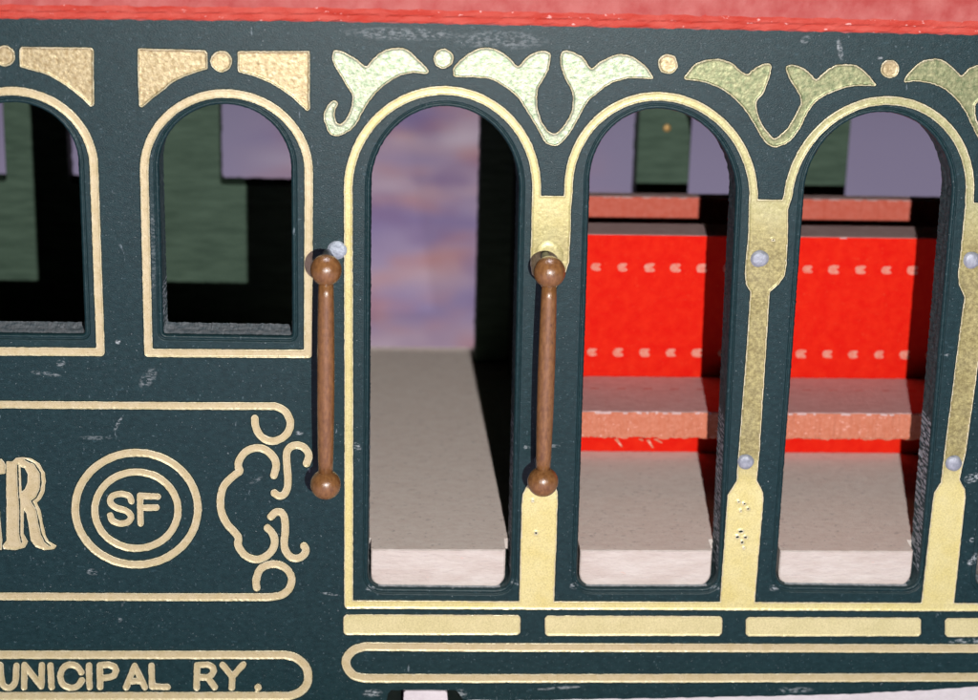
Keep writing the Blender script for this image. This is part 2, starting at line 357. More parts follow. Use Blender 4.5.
# ------------------------------------------------------------------ the openings (traced on the side's own plane)
T = 0.0195 * D            # thickness of the side board
def arch_loop(lb, rb, ls, rs, apex, rad=4.0, sp=1.6):
    lb, rb, ls, rs, apex = [np.array(q, float) for q in (lb, rb, ls, rs, apex)]
    c = (ls + rs) / 2; u = (rs - ls) / 2; v = apex - c
    pts = []
    def line(a, b):
        n = max(1, int(np.linalg.norm(b - a) / sp)); return [a + (b - a) * k / n for k in range(n)]
    dl = (ls - lb) / np.linalg.norm(ls - lb); dr = (rs - rb) / np.linalg.norm(rs - rb); dbx = (rb - lb) / np.linalg.norm(rb - lb)
    def corner(p, d0, d1):  # from p+d0*rad to p+d1*rad
        return [ (1 - t) ** 2 * (p + d0 * rad) + 2 * t * (1 - t) * p + t * t * (p + d1 * rad) for t in np.linspace(0, 1, 6)]
    pts += corner(lb, dbx, dl)[:-1]
    pts += line(lb + dl * rad, ls)
    n = 70
    for k in range(n):
        a = math.pi * k / n; pts.append(c - u * math.cos(a) + v * math.sin(a))
    pts += line(rs, rb + dr * rad)
    pts += corner(rb, dr, -dbx)[:-1]
    pts += line(rb - dbx * rad, lb + dbx * rad)
    return pts
def offset(pts, o):
    A = np.array(pts); prev = np.roll(A, 1, 0); nxt = np.roll(A, -1, 0); t = nxt - prev
    nn = np.stack([t[:, 1], -t[:, 0]], 1); nn /= np.linalg.norm(nn, axis=1)[:, None] + 1e-9
    cen = A.mean(0)
    if ((A - cen) * nn).sum() < 0: nn = -nn
    return A + nn * o
HOLES = [
    arch_loop((-262, 331), (-130, 332), (-268, 162), (-138, 163), (-202, 101), 3),
    arch_loop((-47, 333), (84.5, 334.5), (-52, 165), (78, 166), (13, 103), 3),
    arch_loop((163.5, 334.5), (292, 336.5), (159, 167), (291, 169), (225, 105), 3),
    arch_loop((368.5, 588), (510, 589.5), (371, 186), (519, 190), (447, 107), 15),
    arch_loop((577, 588), (717, 588), (590, 187), (736, 191), (660, 109.5), 15),
    arch_loop((776, 586), (918, 588), (805, 191), (951.5, 196), (885, 113), 15),
    arch_loop((976, 586), (1118, 589), (1016, 195), (1162, 199), (1094, 117), 9),
]
PX0, PX1 = -330, 1215
bottom = [(PX1, 676), (1100, 681), (978, 686.5), (930, 690), (850, 694), (730, 697), (640, 698.5), (520, 700.5), (463, 700), (459, 694), (456, 690.5), (391, 690), (388, 694), (386, 704), (300, 706), (PX0, 704)]
top_l, top_r = 10.0, 30.0
outer = [(PX0, 4), (0, 8)] + [(x, 8 + 16 * x / 978) for x in range(40, 979, 60)] + [(PX1, 27)]
ob = []
for a, b in zip(bottom, bottom[1:] + [None]):
    if b is None: ob.append(a); break
    n = max(1, int(abs(b[0] - a[0]) / 6))
    for k in range(n):
        ob.append((a[0] + (b[0] - a[0]) * k / n, a[1] + (b[1] - a[1]) * k / n + random.uniform(-.5, .5)))
outer = outer + ob

def build_panel(name, outer_px, holes, y0, thick, profile, mats, parent, sign=1, world=False, jit=0.14):
    """flat board with arched openings. profile = [(offset px, depth mm, material)]; the flat face is slot 0"""
    V, F, MI, SM = [], [], [], []
    pt = (lambda q, y: np.array([q[0], y, q[1]])) if world else (lambda q, y: P(q[0], q[1], y0 * 0) + np.array([0, y, 0]))
    def add(q, y):
        V.append(pt(q, y)); return len(V) - 1
    of = [add(q, y0) for q in outer_px]; ob_ = [add(q, y0 + sign * thick) for q in outer_px]
    fl, bl = [of], [ob_]
    for h in holes:
        prev = None
        for k, (o, dep, mi) in enumerate(profile):
            L = offset(h, o)
            if k > 1: L = L + rng.normal(0, jit * (1.0 if k < len(profile) - 2 else 1.7), L.shape)
            cur = [add(q, y0 + sign * dep) for q in L]
            if k == 0: fl.append(cur)
            if prev:
                n = len(cur)
                for i in range(n):
                    F.append((prev[i], prev[(i + 1) % n], cur[(i + 1) % n], cur[i])); up_ = mi == 2 and not world and abs(L[i][1] - L[(i + 1) % n][1]) < 1.6 and L[i][1] > np.mean(L[:, 1]) + 40; MI.append(3 if up_ else mi); SM.append(mi < 2)
            prev = cur
        bl.append(prev)
    for loops, flip in ((fl, 0), (bl, 1)):
        bt = bmesh.new(); vmap = {}; back_ = {}
        for l in loops:
            vv = []
            for i in l:
                x = bt.verts.new((V[i][0], V[i][2], 0)); vmap[x] = i; vv.append(x)
            for a, b in zip(vv, vv[1:] + vv[:1]): bt.edges.new((a, b))
        bmesh.ops.triangle_fill(bt, use_beauty=True, use_dissolve=False, edges=list(bt.edges))
        for f in bt.faces: F.append(tuple(vmap[x] for x in f.verts)); MI.append(0); SM.append(False)
        ar = sum(f.calc_area() for f in bt.faces)
        bt.free(); print(name, 'front area', ar)
    n = len(of)
    for i in range(n): F.append((of[i], of[(i + 1) % n], ob_[(i + 1) % n], ob_[i])); MI.append(2); SM.append(False)
    return mesh_from(name, V, F, mats, parent, midx=MI, smooth=SM)

# ------------------------------------------------------------------ setting: the cloth the toy stands on
def table_cloth():
    def pat(N, L, tc, noise, ramp, mix, col):
        c = ramp(noise(0.028, 2, 0.45, ((2.4, 1.1, 0), (0.7, 0.8, 1))), [(0.34, (0.30, 0.24, 0.42)), (0.47, (0.42, 0.33, 0.47)), (0.58, (0.52, 0.38, 0.46)), (0.70, (0.68, 0.56, 0.62))])
        o = ramp(noise(0.05, 2, 0.5, ((5.3, 3.1, 0), (0.9, 0.7, 1))), [(0.50, (0, 0, 0)), (0.85, (1, 1, 1))])
        b = ramp(noise(0.05, 2, 0.5, ((1.3, 9.1, 0), (1.1, 0.5, 1))), [(0.50, (0, 0, 0)), (0.80, (1, 1, 1))])
        # the printed flowers lie in a band of the cloth
        sp = N.new('ShaderNodeSeparateXYZ'); L.new(tc.outputs['Object'], sp.inputs[0])
        r = N.new('ShaderNodeMapRange'); r.inputs[1].default_value = 0.055; r.inputs[2].default_value = 0.012; r.inputs[3].default_value = 0; r.inputs[4].default_value = 1
        aa = N.new('ShaderNodeMath'); aa.operation = 'ADD'; aa.inputs[1].default_value = 0.0; L.new(sp.outputs[0], aa.inputs[0])
        ab = N.new('ShaderNodeMath'); ab.operation = 'ABSOLUTE'; L.new(aa.outputs[0], ab.inputs[0]); L.new(ab.outputs[0], r.inputs[0])
        m1 = N.new('ShaderNodeMath'); m1.operation = 'MULTIPLY'; L.new(r.outputs[0], m1.inputs[0]); L.new(o, m1.inputs[1])
        m2 = N.new('ShaderNodeMath'); m2.operation = 'MULTIPLY'; L.new(r.outputs[0], m2.inputs[0]); L.new(b, m2.inputs[1])
        c = mix(r.outputs[0], (0.36, 0.32, 0.45), c)
        c = mix(m1.outputs[0], c, (0.62, 0.27, 0.20)); c = mix(m2.outputs[0], c, (0.27, 0.18, 0.33))
        return c
    m = mat('printed_lilac_cloth', (0.4, 0.34, 0.44), 0.9, spec=0.1, bump=0.25, bscale=1.6, extra=pat)
    V, F = [], []; nx, ny = 90, 90
    for i in range(nx + 1):
        for j in range(ny + 1):
            x = -900 + 1800 * i / nx; y = -500 + 2100 * j / ny
            d = max(0, min(1, (max(abs(x) - 110, abs(y - 38) - 60)) / 60))
            z = d * (2.2 * math.sin(x / 47 + y / 90) * math.sin(y / 38 - x / 130) + 1.2 * math.sin(x / 19 + y / 31))
            V.append((x, y, z - 0.02)); 
    for i in range(nx):
        for j in range(ny):
            a = i * (ny + 1) + j; F.append((a, a + ny + 1, a + ny + 2, a + 1))
    me = bpy.data.meshes.new('tablecloth'); me.from_pydata([tuple(c * MM for c in v) for v in V], [], F)
    me.polygons.foreach_set('use_smooth', [True] * len(F)); me.update()
    o = link('tablecloth', me, m); o['kind'] = 'structure'
    return o
table_cloth()

# ------------------------------------------------------------------ the car
car = bpy.data.objects.new('toy_cable_car', None); C.objects.link(car)
car.location = [c * MM for c in ROOT]; car.empty_display_size = 0.02
car['label'] = 'dark green wooden toy cable car with gold arches, red benches and a red roof edge'
car['category'] = 'toy'

prof = [(6.5, 0, 0), (5.8, 0.02, 0), (5.2, 0.22, 1), (4.6, 0.26, 1), (4.0, 0.08, 0), (2.4, 0.05, 0), (1.0, 0.14, 0), (0.0, 0.5, 1), (-0.2, 1.4, 2), (0.0, 2.3, 2), (-0.2, 3.1, 2), (-0.5, T, 2)]
panel = build_panel('side_panel', outer, HOLES, 0.0, T, prof, [M_panel, M_rim, M_edge, M_sill], car)

# far side: the same board across the car
YF = 0.307 * D
def far_x(px, py=160): return P(px, py, YF)[0]
ztop_w = P(225, 105)[2]; zsill = P(250, 185, YF)[2]; zdoor_top = P(660, 109)[2]
zfloor = P(489, 550, T)[2]
def loop_world(xa, xb, z0, zt):
    r = (xb - xa) / 2 * 0.93
    return arch_loop((xa, z0), (xb, z0), (xa, zt - r), (xb, zt - r), ((xa + xb) / 2, zt), 0.6, sp=0.6)
far_spans = [(-253, -161, 0), (-87, 5, 0), (68, 160, 0), (220, 318, 0), (368, 480, 1), (533, 637, 1), (690, 795, 1), (848, 955, 1), (1008, 1115, 1)]
fh = [loop_world(far_x(a), far_x(b), zfloor - 4.0 if d else zsill, zdoor_top if d else ztop_w) for a, b, d in far_spans]
XL, XR = P(PX0, 350)[0], P(PX1, 350)[0]
zb = P(489, 700)[2]; zt = P(489, 18)[2]
fo = [(XL, zt), (XR, zt), (XR, zb), (XL, zb)]
far = build_panel('far_side_panel', fo, fh, YF, T, [(0.12, 0, 1), (0.0, 0.25, 1), (0.0, T - .2, 2), (0.0, T, 2)], [M_far, M_far, M_far], car, world=True, jit=0.03)
far['label'] = 'far side of the car in plain green, seen through the openings'

# pins of the far posts
def disc_dome(name, cx, cy, cz, r, h, m, parent, irr=0.0, ny=-1, seg=28, rings=5):
    V = [np.array([cx, cy + ny * h, cz])]; F = []
    ph = [random.uniform(0, 6.28) for _ in range(3)]
    for k in range(1, rings + 1):
        t = k / rings
        for s in range(seg):
            a = 2 * math.pi * s / seg; rr = r * t * (1 + irr * (math.sin(2 * a + ph[0]) + .6 * math.sin(3 * a + ph[1]) + .4 * math.sin(5 * a + ph[2])))
            hh = h * math.sqrt(max(0, 1 - t ** 3.2))
            if k == rings: hh = -0.05
            V.append(np.array([cx + rr * math.cos(a), cy + ny * hh, cz + rr * math.sin(a)]))
    for s in range(seg): F.append((0, 1 + s, 1 + (s + 1) % seg))
    for k in range(rings - 1):
        for s in range(seg):
            a = 1 + k * seg; F.append((a + s, a + (s + 1) % seg, a + seg + (s + 1) % seg, a + seg + s))
    return mesh_from(name, V, F, m, parent, smooth=True)
for (px, py) in [(667, 128), (823, 131), (982, 134)]:
    q = P(px, py, YF); disc_dome('rivet', q[0], YF, q[2], 0.62, 0.25, M_brass, far)

# floor
YT = 0.22 * T; zf = P(489, 550, YT)[2]; zf2 = zf - 1.3
flo = box_mesh('floor', XL + 2, XR - 2, T + 0.02, 0.338 * D, zf2, zf, [M_floor, M_flooredge], car, bev=0.03, fm=lambda n: 1 if n.y < -0.5 else 0, wob=0.10, cuts=260)
for (a, b, yy_) in ((371, 505, 589), (579.5, 711, 588), (779, 911.5, 588), (980, 1110, 588)):
    A, B, zb_ = P(a, 570, YT)[0], P(b, 570, YT)[0], P((a + b) / 2, yy_ - 1.5, YT)[2]; rr = 1.75; out_ = []
    out_ += [(A, zf + 0.004), (B, zf + 0.004)]
    sl_ = (P(b, 588, YT)[0] - P(b, 552, YT)[0]) * 0.0
    out_ += [(B - rr + rr * math.cos(t), zb_ + rr - rr * math.sin(t)) for t in np.linspace(0, math.pi / 2, 9)]
    out_ += [(A + rr - rr * math.sin(t), zb_ + rr - rr * math.cos(t)) for t in np.linspace(0, math.pi / 2, 9)]
    n_ = len(out_); cxm, czm = (A + B) / 2, (zf + zb_) / 2; V_, F_, MI_ = [], [], []
    for (yy2, ins) in ((YT, .14), (YT + .16, 0), (T + .3, 0)):
        for (x_, z_) in out_:
            top_ = z_ > zf - 0.01
            V_.append((x_ - math.copysign(ins, x_ - cxm) + (rng.normal(0, .02) if ins else 0), yy2 + (rng.normal(0, .01) if ins else 0), z_ + (ins * .5 if not top_ else -ins)))
    F_.append(tuple(range(n_))); MI_.append(1)
    for k_ in (0, 1):
        for i_ in range(n_):
            F_.append((k_ * n_ + i_, k_ * n_ + (i_ + 1) % n_, (k_ + 1) * n_ + (i_ + 1) % n_, (k_ + 1) * n_ + i_)); MI_.append(0 if (i_ == 0 and k_ == 1) else 1)
    mesh_from('floor_board_end', V_, F_, [M_floor, M_flooredge], car, midx=MI_)
# roof
zr = P(489, 27.5, -0.8)[2]
def build_roof():
    V, F, MI = [], [], []; N = 330
    xs = np.linspace(XL - 4, XR + 4, N)
    pr = [(2.0, 0.10, 0), (-0.45, 0.0, 0), (-0.78, 0.10, 1), (-0.95, 0.35, 1), (-0.98, 0.80, 1), (-1.30, 1.12, 1), (-1.45, 1.7, 0), (-1.5, 2.6, 0), (-1.45, 3.6, 0), (-1.1, 4.4, 0), (-0.3, 5.0, 0), (3, 5.7, 0), (16, 8.0, 0), (38, 9.5, 0), (60, 8, 0), (YF + T + 4.3, 5.0, 0), (YF + T + 6.5, 4.4, 0), (YF + T + 6.5, 0, 0), (YF + T - 2, 0.1, 0)]  # far overhang lengthened to keep the lamp off the floor end
    pxs = [0, 328, 648, 978]; pys = [19, 22, 28.5, 35.5]
    zs0 = [P(489 * 0 + a, b, -0.8)[2] for a, b in zip(pxs, pys)]; xs0 = [P(a, b, -0.8)[0] for a, b in zip(pxs, pys)]
    cf = np.polyfit(xs0, zs0, 1)
    ph = [random.uniform(0, 6) for _ in pr]
    for i, x in enumerate(xs):
        for j, (y, z, m_) in enumerate(pr):
            edge = 0 < j < 11
            wv = (0.05 * math.sin(x * 1.1 + ph[j]) + 0.04 * math.sin(x * 2.9 + ph[j] * 2) + random.gauss(0, 0.015)) if edge else 0
            zbase = np.interp(x, xs0, zs0) if xs0[0] < x < xs0[-1] else (zs0[0] if x < 0 else zs0[-1])
            V.append((x, y + (wv * .7 if edge else 0), (zbase if edge or True else 0) + z + wv))
    n = len(pr)
    for i in range(N - 1):
        for j in range(n - 1):
            F.append((i * n + j, i * n + j + 1, (i + 1) * n + j + 1, (i + 1) * n + j)); MI.append(pr[j][2])
        F.append((i * n + n - 1, i * n, (i + 1) * n, (i + 1) * n + n - 1)); MI.append(0)
    F.append(tuple(range(n))); F.append(tuple(reversed(range((N - 1) * n, N * n)))); MI += [0, 0]
    return mesh_from('roof', V, F, [M_roof, M_roof2], car, midx=MI, smooth=False)
roof = build_roof()
# end boards, closing the car beyond both edges of the picture
for x in (XL + 1.5, XR - 1.5):
    box_mesh('end_board', x - 1.5, x + 1.5, T + 0.05, YF - 0.05, zf + 0.05, zt - 0.05, [M_dark], car, bev=0.2)
# underframe
xb_ = P(470, 700)[0]
box_mesh('base_board', xb_, XR - 6, T + 0.04, YF + T - 2, 0.0, zf - 6.5, [M_under], car, bev=0.3, cuts=60, wob=0.05)
box_mesh('gap_shade_board', XL + 6, xb_ - 0.1, T + 0.06, YF + T - 2, 0.0, zf - 6.55, [M_dark], car, bev=0.3)  # added black board, its colour stands for shade in the gap beside the tab
box_mesh('sub_floor_shade', XL + 6, XR - 6, T + 0.5, YF + T - 2, zf - 6.45, zf2 - 0.05, [M_dark], car, bev=0.2)  # added dark board, painted-in shade behind the rounded floor ends
bl = P(427, 694, 0.8)
tabp = [(403.5, 712), (403.6, 700), (404, 692.5), (406, 690.8), (445, 691), (447, 692.8), (447.6, 700), (447.8, 712)]
Vt = [P(a, b, 0.7) for a, b in tabp] + [P(a, b, 0.7) + np.array([0, T - 0.75, 0]) for a, b in tabp]
nt_ = len(tabp); Ft = [tuple(range(nt_)), tuple(reversed(range(nt_, 2 * nt_)))] + [(i, (i + 1) % nt_, nt_ + (i + 1) % nt_, nt_ + i) for i in range(nt_)]
mesh_from('axle_block', Vt, Ft, M_under, car)

# ------------------------------------------------------------------ benches
Yb = 0.146 * D; Yb2 = Yb + 6.2; Ys = 0.0855 * D
zseat = P(650, 412, Ys)[2]; zbt = P(650, 235, Yb)[2]
bx0 = P(558, 400, Ys)[0]; bx1 = XR - 4
def mark_strip(z, y, xs, V, F, MI, mi, ny=-1):
    """little punched arrow marks: a rounded blob split by a notch that opens to the right"""
    for x in xs:
        x = x + random.uniform(-.06, .06); s = random.uniform(0.9, 1.08)
        out = [(-.72, .04), (-.64, .26), (-.48, .48), (-.05, .58), (.40, .58), (.66, .50), (.62, .28), (.52, .12), (.30, .02), (.52, -.10), (.66, -.24), (.70, -.46), (.42, -.58), (-.05, -.60), (-.46, -.50), (-.64, -.24)]
        pts = smooth_line([(a * s + random.uniform(-.05, .05), b * s + random.uniform(-.04, .04)) for a, b in out], True, 2)
        k0 = len(V)
        for a, b in pts: V.append((x + a, y + ny * 0.045, z + b))
        tri = tessellate_polygon([[Vector((a, b, 0)) for a, b in pts]])
        for t in tri: F.append(tuple(k0 + i for i in t)); MI.append(mi)
def fm_board(n): return 1 if n.z > 0.45 else (2 if n.y < -0.5 else 0)
def join_marks(o, V, F, MI, m):
    me = o.data; bm = bmesh.new(); bm.from_mesh(me); me.materials.append(m); mi = len(me.materials) - 1
    vs_ = [bm.verts.new(tuple((np.array(v) - ROOT) * MM)) for v in V]
    for f in F:
        g = bm.faces.new([vs_[i] for i in f]); g.material_index = mi
        g.normal_update()
    bm.to_mesh(me); bm.free()
bench = bpy.data.objects.new('bench', None); C.objects.link(bench); bench.parent = car
bench['label'] = 'red bench facing the openings'
box_mesh('bounce_block_board', bx0 - 3.2, bx0 - 0.6, T + .05, YF - .05, zf + .02, zt - .1, [M_dark], car, bev=0.2)  # dark board added to block red bounce and darken the door bay
seat = box_mesh('seat', bx0, bx1, Ys, Yb - 0.02, zseat - 3.75, zseat, [M_red, M_pinktop, M_orange], bench, bev=0.3, fm=fm_board, wob=0.12, cuts=240)
back = box_mesh('backrest', bx0, bx1, Yb, Yb2, zf + 0.02, zbt, [M_red, M_pinktop, M_red], bench, bev=0.2, fm=fm_board, wob=0.012, cuts=160)
rowx = []
xa = P(595.7, 267, Yb)[0]; pitch = P(869.3, 269, Yb)[0] - P(843, 269, Yb)[0]
xs_ = [xa + k * pitch for k in range(-1, 18)]
V, F, MI = [], [], []
mark_strip(P(650, 267.5, Yb)[2], Yb, xs_, V, F, MI, 3); mark_strip(P(650, 352.5, Yb)[2], Yb, xs_, V, F, MI, 3)
join_marks(back, V, F, MI, M_mark)
V, F, MI = [], [], []
yy = P(650, 389, 0); # dashes along the seat
dirn = R @ np.array([650 - CX, 389 - CY, FPX]); tt = (zseat - CAM[2]) / dirn[2]; yd = (CAM + dirn * tt)[1]
for x in xs_:
    k0 = len(V); V += [(x - .6, yd - .16, zseat + .02), (x + .6, yd - .13, zseat + .02), (x + .62, yd + .14, zseat + .02), (x - .58, yd + .12, zseat + .02)]
    F.append((k0, k0 + 1, k0 + 2, k0 + 3))
join_marks(seat, V, F, [], M_orange2)
# torn paper fibres hanging below the seat edge
Vf, Ff = [], []
for (a, b, c_, d_) in [(616, 439, 622, 447), (648, 440, 653, 448), (655, 439, 662, 443), (640, 439, 643, 441)]:
    p0 = P(a, b, Ys + 0.05); p1 = P(c_, d_, Ys - 0.1); k0 = len(Vf); s = np.array([.22, 0, .05])
    Vf += [p0 - s, p0 + s, p1 + s * .5, p1 - s * .5, p0 - s + [0, .15, 0], p0 + s + [0, .15, 0], p1 + s * .5 + [0, .12, 0], p1 - s * .5 + [0, .12, 0]]
    for f in ((0, 1, 2, 3), (4, 5, 6, 7), (0, 1, 5, 4), (1, 2, 6, 5), (2, 3, 7, 6), (3, 0, 4, 7)): Ff.append(tuple(k0 + i for i in f))
mesh_from('torn_fibres', Vf, Ff, M_orange, bench)
# the bench of the other side, back to back with the first
Yr = 0.215 * D; zrt = P(650, 197, Yr)[2]
bench2 = bpy.data.objects.new('bench', None); C.objects.link(bench2); bench2.parent = car
bench2['label'] = 'red bench facing the far side, only its back showing'
box_mesh('backrest', bx0 - .3, bx1, Yr, Yr + 2.4, zf + 0.02, zrt, [M_red, M_pinktop, M_orange2], bench2, bev=0.15, fm=fm_board, wob=0.08, cuts=200)
box_mesh('seat', bx0, bx1, Yr + 2.45, YF - 4, zseat - 3.75, zseat, [M_red, M_pinktop, M_orange], bench2, bev=0.3, fm=fm_board, wob=0.1, cuts=100)

# ------------------------------------------------------------------ gold work on the side
def arc_pts(ls, rs, apex, n=48):
    ls, rs, apex = [np.array(q, float) for q in (ls, rs, apex)]; c = (ls + rs) / 2; u = (rs - ls) / 2; v = apex - c
    return [tuple(c - u * math.cos(math.pi * k / n) + v * math.sin(math.pi * k / n)) for k in range(n + 1)]
G = []
# left side windows
def window_trim(lb, rb, ls, rs, apex, seed):
    pts = [lb] + arc_pts(ls, rs, apex) + [rb]
    relief('window_trim', [('stroke', pts, 8.2, True)], M_gold2, panel, seed=seed)
window_trim((-63, 351), (100.6, 352), (-72, 168), (94, 169), (11, 91), 3)
window_trim((148.5, 353), (308, 354), (144.2, 170), (308.8, 172), (226, 93.5), 4)
window_trim((-277, 350), (-116, 351), (-286, 166), (-122, 168), (-203, 88), 5)
# corner plates and dots over the windows
def corner_(pts, seed): relief('corner_ornament', [('poly', pts)], M_corner, panel, seed=seed, bev=1.8)
c1 = [(21, 47), (91, 47.8), (93.2, 50), (93.6, 75), (94, 105), (90.5, 106.5), (83, 99), (74, 91.5), (66, 85.5), (57, 79.7), (49, 75.5), (40, 72), (29, 69.5), (20, 66.5), (19.3, 50)]
c2 = [(138, 49), (140, 48.6), (205, 50.3), (207.2, 53), (207.4, 69), (195, 72.5), (184, 76.6), (173, 82), (164, 89.5), (153, 98), (142, 107.5), (139.2, 106), (137.8, 70)]
c3 = [(237.5, 52), (240, 51.2), (309.6, 51.2), (309.8, 109), (307, 111), (299, 103.5), (291.5, 96.5), (281, 89), (271.4, 83.4), (263, 79.4), (254.6, 76.3), (245, 73.6), (238, 72)]
c0 = [(-75, 46), (-6, 46), (-5, 66), (-22, 71), (-38, 78), (-54, 89), (-70, 104), (-75, 103)]
for i, c in enumerate((c1, c2, c3, c0)): corner_(c, 20 + i)
for i, (x, y, r) in enumerate([(4.5, 56, 10.3), (221.4, 61.2, 10.6), (443.5, 58.8, 9.8), (668, 64, 9.8), (890, 69, 9.0)]):
    relief('dot_ornament', [('disc', x, y, r, r * 0.99)], M_corner if i != 2 else M_leaf, panel, seed=30 + i, bev=2.0, jit=0.5)
L1 = [(332.6, 55), (335, 50.5), (343.5, 52), (357, 59.4), (366, 66.6), (372, 60), (382, 51.8), (394, 48), (405.6, 49.3), (415.6, 57), (424, 65), (428.7, 71), (425, 74), (414, 72.8), (400.5, 75), (387, 83), (377, 92), (368.7, 102), (363.6, 110.5), (356, 124), (348.5, 131.5), (338.5, 136), (330, 134), (326, 125.6), (323.4, 115.6), (327.6, 105.5), (333.4, 100.5), (337.6, 103.8), (334.8, 110.5), (336, 121.4), (341, 124), (346, 119), (351, 109), (352.7, 95.4), (348.5, 88.7), (338.5, 72), (333.4, 62)]
L2 = [(453.4, 72.6), (455, 66), (468.6, 54), (482, 48), (495, 49.3), (507, 56), (517.8, 66.4), (525.4, 58.5), (537, 51.8), (548, 51.8), (550.5, 57.7), (548, 70), (542, 81), (538, 88), (537, 100.5), (538.8, 114), (543.8, 125.6), (550.5, 132.4), (556.4, 133), (563, 127), (570.7, 114), (573, 102), (572.3, 92), (565.6, 78.7), (561.4, 67), (560.6, 57), (563, 51), (572.3, 51.8), (584, 58.5), (591.6, 68.6), (599, 62.7), (612.6, 56), (622, 54.3), (632, 56.5), (640, 62), (648.5, 69.4), (652.7, 77), (651, 79), (642, 78), (630, 78), (620, 80), (609, 84), (597.5, 93), (587.5, 102), (580.7, 114), (572.3, 129), (564, 140), (555.6, 146), (545.5, 142.4), (538.8, 130.7), (528.7, 114), (518.7, 98.8), (507, 88), (491.8, 79.5), (480, 77.6), (468, 77), (455, 76.6)]
L3 = [(684.6, 78.7), (687, 73.6), (695.5, 64.4), (707, 60), (720.7, 59.4), (732.4, 63.6), (740.8, 71), (747.5, 74), (754, 68.6), (762.6, 64.4), (770, 64), (771, 70), (767.7, 82), (762.6, 94.6), (756.7, 101), (757.6, 114), (764, 127), (772, 137), (776.7, 137.4), (786.8, 129), (795, 115.6), (801, 102), (797.7, 92), (790, 80), (786, 68.6), (788.5, 65.6), (798.5, 66), (808.6, 72), (816, 79.5), (823.7, 72.8), (833.8, 66), (845.5, 64), (857, 66), (867, 73.6), (874, 82), (875.7, 85.4), (867, 85.7), (855.6, 86), (842, 88.7), (827, 94.6), (815.3, 102), (807, 114), (799.4, 129), (788.5, 142), (775.5, 147), (765, 142), (754, 124), (744, 109), (730.7, 95.4), (717.3, 87), (704, 82), (692, 80.3)]
L4 = [(905, 82), (905.6, 77), (911.7, 70), (921, 62), (931, 59), (941.4, 59.7), (949.6, 64.8), (956.7, 71), (961.8, 75.5), (968, 69.4), (977, 65.5), (988, 66), (990, 73), (986, 86), (980, 99), (975, 106), (976, 118), (982, 131), (990, 141), (995, 141.4), (1005, 133), (1013, 119), (1019, 106), (1009, 84), (1004, 72), (1007, 69), (1017, 70), (1027, 76), (1034, 83), (1042, 76), (1052, 70), (1064, 68), (1085, 77), (1094, 89), (1074, 90), (1045, 98), (1033, 106), (1017, 133), (1006, 147), (993, 151), (983, 146), (974, 130), (965.6, 112), (958, 101), (947, 91), (935, 84.5), (920, 81.3), (911, 81.5)]
for i, l in enumerate((L1, L2, L3, L4)):
    relief('leaf_ornament', [('poly', smooth_line(l, True, 3))], M_leaf if i < 2 else M_leaf2, panel, seed=40 + i, bev=2.0, jit=0.4)
# the arched frame of the open half
frame = []
frame.append(('stroke', [(348.6, 604.5), (348.8, 400)] + arc_pts((348.2, 186), (536.5, 191), (446, 90.5)) + [(536.8, 204)], 8.6))
frame.append(('stroke', [(567.2, 204)] + arc_pts((568.5, 191), (753.6, 194), (659, 96.3)) + [(753.3, 206)], 8.4))
frame.append(('stroke', [(784.2, 208)] + arc_pts((788.0, 196), (969.5, 199), (889, 100.5)) + [(969.6, 210)], 8.4))
frame.append(('stroke', [(1000, 212)] + arc_pts((1002, 200), (1180, 203), (1097, 106)) + [(1130, 607)], 8.4))
frame.append(('stroke', [(348.6, 604.5), (480, 605.3), (734, 606.2), (978, 607.3), (1130, 608)], 8.2))
frame.append(('poly', [(532, 196), (571, 196), (570.5, 230), (569, 262), (566, 272), (558, 284), (554.8, 292), (548.6, 475), (554, 482), (557.5, 492), (557.6, 505), (554, 605), (519.2, 605), (521.7, 505), (522.5, 494), (527, 486), (535.5, 476), (543.5, 292), (540, 284), (532, 274), (530.4, 264), (531.4, 230)]))
frame.append(('poly', [(749, 199.5), (788, 200), (788, 232), (786.5, 265), (784.6, 276), (779, 284), (769.8, 292), (768, 320), (759.5, 452), (756.7, 480), (763, 492), (763.4, 500), (754.5, 605), (719.8, 605), (727, 505), (727.6, 495), (736.6, 481), (738.7, 452), (748, 330), (750.4, 292), (746, 284), (744.8, 274), (746, 258), (748.5, 232)]))
frame.append(('poly', [(965.5, 203), (1004, 203), (1003, 270), (1000, 282), (986, 297), (983, 330), (966, 452), (959.5, 480), (965, 489), (965.5, 498), (953.8, 605), (921, 605), (933, 500), (934.5, 492), (941, 482), (944.8, 450), (960, 330), (964.5, 297), (958.8, 284), (958.4, 272), (961, 250)]))
for cx_, cy_, a_, b_ in [(741, 531.5, 2.4, 1.3), (737.5, 537, 2.0, 1.4), (745.5, 537.5, 1.8, 1.3), (742, 542.5, 1.5, 1.1), (739, 502, 1.6, .8), (744.5, 504, 1.4, 1.0), (748, 509, 1.2, .9), (741, 511, 1.3, .8), (536, 533, 1.5, 1.2), (533, 501, 1, .8), (744, 548, 1.1, .8), (953, 300, 1.3, 1.0), (773, 240, 1.2, 1), (957, 250, 1.6, 1.1)]:
    frame.append(('cut', [(cx_ + a_ * math.cos(t_) * random.uniform(.7, 1.2), cy_ + b_ * math.sin(t_) * random.uniform(.7, 1.2)) for t_ in np.linspace(0, 5.6, 9)]))
relief('arch_trim', frame, M_gold, panel, seed=60, cell=1.0, bev=1.9)
